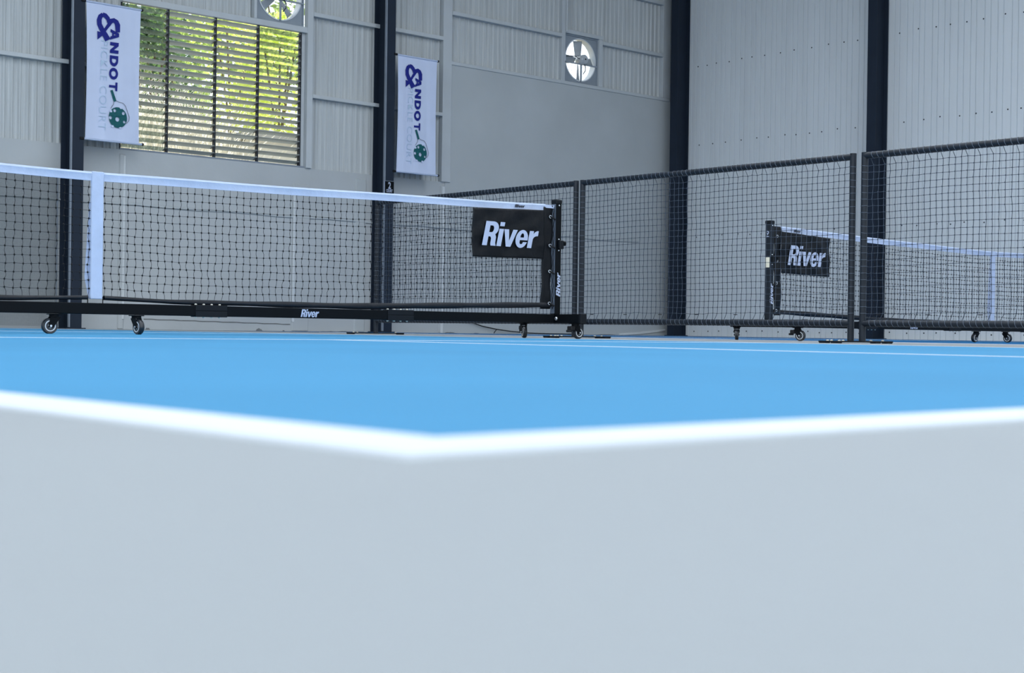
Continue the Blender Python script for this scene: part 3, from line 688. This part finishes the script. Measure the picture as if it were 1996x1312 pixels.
rolling_net(C2, 'rolling court net on the court behind the barrier panels', [(HALF, -0.30, 0.35), (-HALF, -0.36, 0.37)],
            [(0, 0), (D_(10), D_(-50))], [(-0.27, D_(-93)), (0.25, D_(3))], 2)

# ================================================================ BARRIER PANELS
PX = 4.20
def barrier(y0, y1, label, seed):
    yc = (y0+y1)/2; hl = (y1-y0)/2; rnd = random.Random(seed)
    t = thing('barrier_panel', label, 'barrier', (PX, yc, 0), 'black tube barrier panels between the courts')
    r = 0.021; zt, zb = 1.172, 0.125; pl = hl-r
    for s in (-1, 1):
        b = MB(); b.tube((0, s*pl, 0.014), (0, s*pl, zt+r), r, 14); b.build('post', 'tube_black', t, True)
        b = MB(); b.cbox(-0.30, 0.30, s*pl-0.026, s*pl+0.026, 0.006, 0.015, 0.002); ft = b.build('foot_plate', 'powder_black_soft', t)
        for xx in (-0.27, 0.27):
            b = MB(); b.cbox(xx-0.03, xx+0.03, s*pl-0.022, s*pl+0.022, 0.0, 0.006, 0.002); b.build('foot_pad', 'rubber_black', ft)
        for xx in (-0.20, -0.24, 0.22):
            b = MB(); b.lathe([(0.009, 0.015), (0.009, 0.020), (0.0001, 0.022)], (xx, s*pl, 0), 'Z', 6); b.build('bolt', 'bolt_pale', ft)
    for nm, z in (('top_rail', zt), ('bottom_rail', zb)):
        b = MB(); b.tube((0, -pl, z), (0, pl, z), r, 14); b.build(nm, 'tube_black', t, True)
    # square mesh, laced round the tubes
    P = 0.0405; n = int((2*pl-2*r)/P); P = (2*pl-2*r)/n; m = int((zt-zb-2*r)/P); PZ = (zt-zb-2*r)/m
    b = MB(); node = {}
    for i in range(n+1):
        for j in range(m+1):
            e = min(i, n-i, j, m-j)
            jit = 0.0009 if e > 1 else 0.0025
            node[i, j] = (rnd.uniform(-.003, .003), -pl+r+i*P+rnd.uniform(-jit, jit)+0.0022*math.sin(j*0.6+seed), zb+r+j*PZ+rnd.uniform(-jit, jit)-0.0028*math.sin(i*0.25)*(1 if 0 < j < m else 0))
    R = 0.0019
    for (i, j), p in node.items():
        if (i+1, j) in node and 0 < j < m: b.tube(p, node[i+1, j], R, 4, cap=False)
        if (i, j+1) in node and (i > 0 and i < n):
            a, c = Vector(p), Vector(node[i, j+1])
            if j == m-1 or j == 0:                              # edge loops pulled into Vs where they are laced to the rail
                k = (i//2)*2+1; e2 = Vector(node[min(n, k), m if j else 0])
                if j: c = Vector((0, (c.y+e2.y)/2, c.z))
                else: a = Vector((0, (a.y+e2.y)/2, a.z))
            b.tube(a, c, R, 4, cap=False)
        if 0 < i < n and 0 < j < m:
            k = 0.0060; b.add([(p[0]-.002, p[1]+k, p[2]), (p[0]-.002, p[1], p[2]+k), (p[0]-.002, p[1]-k, p[2]), (p[0]-.002, p[1], p[2]-k), (p[0]-.004, p[1], p[2]), (p[0]+.004, p[1], p[2])],
                              [(0,1,4),(1,2,4),(2,3,4),(3,0,4),(1,0,5),(2,1,5),(3,2,5),(0,3,5)])
    b.build('mesh', 'mesh_plastic', t, kind='stuff')
    b = MB()
    def loop(c, ax, tilt):
        pts = []
        for k in range(9):
            a = 2*PI*k/8; q = (r+0.0012)
            if ax == 'Y': pts.append((c[0]+q*math.cos(a), c[1]+tilt*math.sin(a), c[2]+q*math.sin(a)))
            else: pts.append((c[0]+q*math.cos(a), c[1]+q*math.sin(a), c[2]+tilt*math.sin(a)))
        b.path(pts, 0.0016, 4)
    for i in range(1, n):
        for z in (zt, zb): loop((0, -pl+r+i*P, z), 'Y', rnd.uniform(0.004, 0.01))
    for j in range(1, m):
        for s in (-1, 1): loop((0, s*pl, zb+r+j*PZ), 'Z', rnd.uniform(-0.002, 0.004))
    b.build('lacing', 'lacing_grey', t, kind='stuff')
    b = MB()
    for k in range(7):                                         # zip ties along the foot of the mesh
        y = -hl+0.25+k*(2*hl-0.4)/6; b.box(-0.004, 0.004, y, y+0.028, zb+0.052, zb+0.057)
    b.build('zip_ties', 'rubber_black', t, kind='stuff')
    return t
barrier(0.685, 3.27, 'black mesh barrier panel behind the end of the nearer net', 1)
barrier(-1.815, 0.655, 'black mesh barrier panel in front of the second net post', 2)
barrier(-4.35, -1.860, 'black mesh barrier panel in front of the second net centre strap', 3)

# ================================================================ OUTSIDE THE LOUVRES
g = MB(); g.box(-80, 80, -80, 90, -0.5, -0.21); go = g.build('ground', 'concrete_out'); tag(go, 'bare ground around the hall', 'ground', kind='structure')
def bank_z(x, y): return (min((y-10.3)*1.05, 2.3) if y < 12.5 else 2.3+(y-12.5)*0.22) + 0.12*math.sin(x*1.3+y)
b = MB(); b.grid(lambda u, v: (-12+u*40, 10.6+v*14, bank_z(-12+u*40, 10.6+v*14)-0.2), 40, 16); bk = b.build('hillside', 'earth', smooth=True); tag(bk, 'overgrown earth bank outside the louvre window', 'bank', kind='structure')
def shrub(x, y, rx, rz, m, n, label, cat='shrub', size=0.09, name='shrub', seed=0):
    rnd = random.Random(seed); z0 = bank_z(x, y)-0.25
    t = thing(name, label, cat, (x, y, z0), 'plants on the bank outside the window')
    b = MB()
    for k in range(n):
        a = rnd.uniform(0, 2*PI); ph = rnd.uniform(-0.6, 1)*PI/2; q = rnd.uniform(0.45, 1)**0.6
        c = Vector((rx*q*math.cos(ph)*math.cos(a), rx*0.7*q*math.cos(ph)*math.sin(a), rz*0.55+rz*0.5*q*math.sin(ph)))
        d = Vector((rnd.gauss(0, 1), rnd.gauss(0, 1), rnd.gauss(0, 0.6))).normalized(); e = d.cross(Vector((rnd.gauss(0, 1), rnd.gauss(0, 1), rnd.gauss(0, 1)))).normalized()
        s = size*rnd.uniform(0.6, 1.3)
        b.add([c-d*s, c+e*s*0.42, c+d*s, c-e*s*0.42], [(0, 1, 2, 3)])
    b.build('foliage', m, t, kind='stuff')
    b = MB()
    for k in range(4):
        a = k*1.7+rnd.random(); b.path([(0, 0, 0), (0.12*math.cos(a), 0.12*math.sin(a), rz*0.35), (0.35*rx*math.cos(a), 0.35*rx*math.sin(a), rz*0.8)], 0.022, 5)
    b.build('stems', 'bark', t)
    return t
shrub(7.6, 14.4, 1.0, 2.7, 'leaf_dark', 2600, 'dark leafy shrub seen through the top of the first louvre bay', size=0.07, seed=1)
shrub(9.2, 16.8, 1.1, 3.0, 'leaf_mid', 2400, 'mid green shrub seen through the second louvre bay', size=0.08, seed=2)
shrub(12.3, 19.6, 1.3, 3.4, 'leaf_bright', 2400, 'sunlit yellow green shrub seen through the third louvre bay', size=0.09, seed=3)
shrub(11.9, 17.1, 1.0, 2.9, 'leaf_bright', 2400, 'sunlit yellow green shrub seen through the last louvre bay', size=0.08, seed=4)
shrub(16.6, 24.6, 2.3, 5.6, 'leaf_mid', 4200, 'tall green tree crown behind the sunlit shrubs', 'tree', 0.13, 'tree', 5)
shrub(12.1, 24.6, 2.1, 4.8, 'leaf_dark', 3600, 'tall dark tree crown high above the bank', 'tree', 0.13, 'tree', 6)
nh = thing('neighbour_house', 'low white walled house outside the last louvre bay', 'house', (11.4, 14.6, 0))
b = MB(); b.box(-2.25, 2.2, -1.3, 1.3, -0.3, 3.15); b.build('wall', 'render_white', nh)
b = MB(); b.box(-2.4, 2.4, -1.45, 1.45, 3.15, 3.27); b.build('roof', 'roof_grey', nh)
b = MB(); b.tube((-1.75, -1.42, -0.3), (-1.55, -1.42, 3.3), 0.02, 6); b.build('pipe', 'wire_dark', nh)
dg = thing('dry_grass', 'pale dry grass and stalks covering the bank outside the window', 'grass', (7.2, 12.4, 0), kind='stuff')
b = MB(); rnd = random.Random(9)
for k in range(2300):
    x = rnd.uniform(-2.6, 0.85); y = rnd.uniform(-0.8, 0.55); z = bank_z(x+7.2, y+12.4)-0.25; h = rnd.uniform(0.6, 2.0); lx, ly = rnd.gauss(0, 0.45)*h, rnd.gauss(0, 0.2)*h
    s = 0.012; b.add([(x-s, y, z), (x+s, y, z), (x+lx*0.4+s*0.8, y+ly*0.4, z+h*0.6), (x+lx*0.4-s*0.8, y+ly*0.4, z+h*0.6), (x+lx, y+ly, z+h*0.95)], [(0, 1, 2, 3), (3, 2, 4)])
b.build('stalks', 'straw', dg, kind='stuff')
hs = thing('neighbour_shed', 'white walled shed with grey roof seen through the corner fan', 'shed', (26.2, 24.0, 0))
b = MB(); b.box(-5.5, 5.5, -2, 2, -0.3, 5.2); b.build('wall', 'render_white', hs)
b = MB(); b.add([(-5.9, -2.5, 5.2), (5.9, -2.5, 5.2), (5.9, 0, 6.3), (-5.9, 0, 6.3), (-5.9, 2.5, 5.2), (5.9, 2.5, 5.2)], [(0, 1, 2, 3), (3, 2, 5, 4), (0, 3, 4), (1, 5, 2)]); b.build('roof', 'roof_grey', hs)
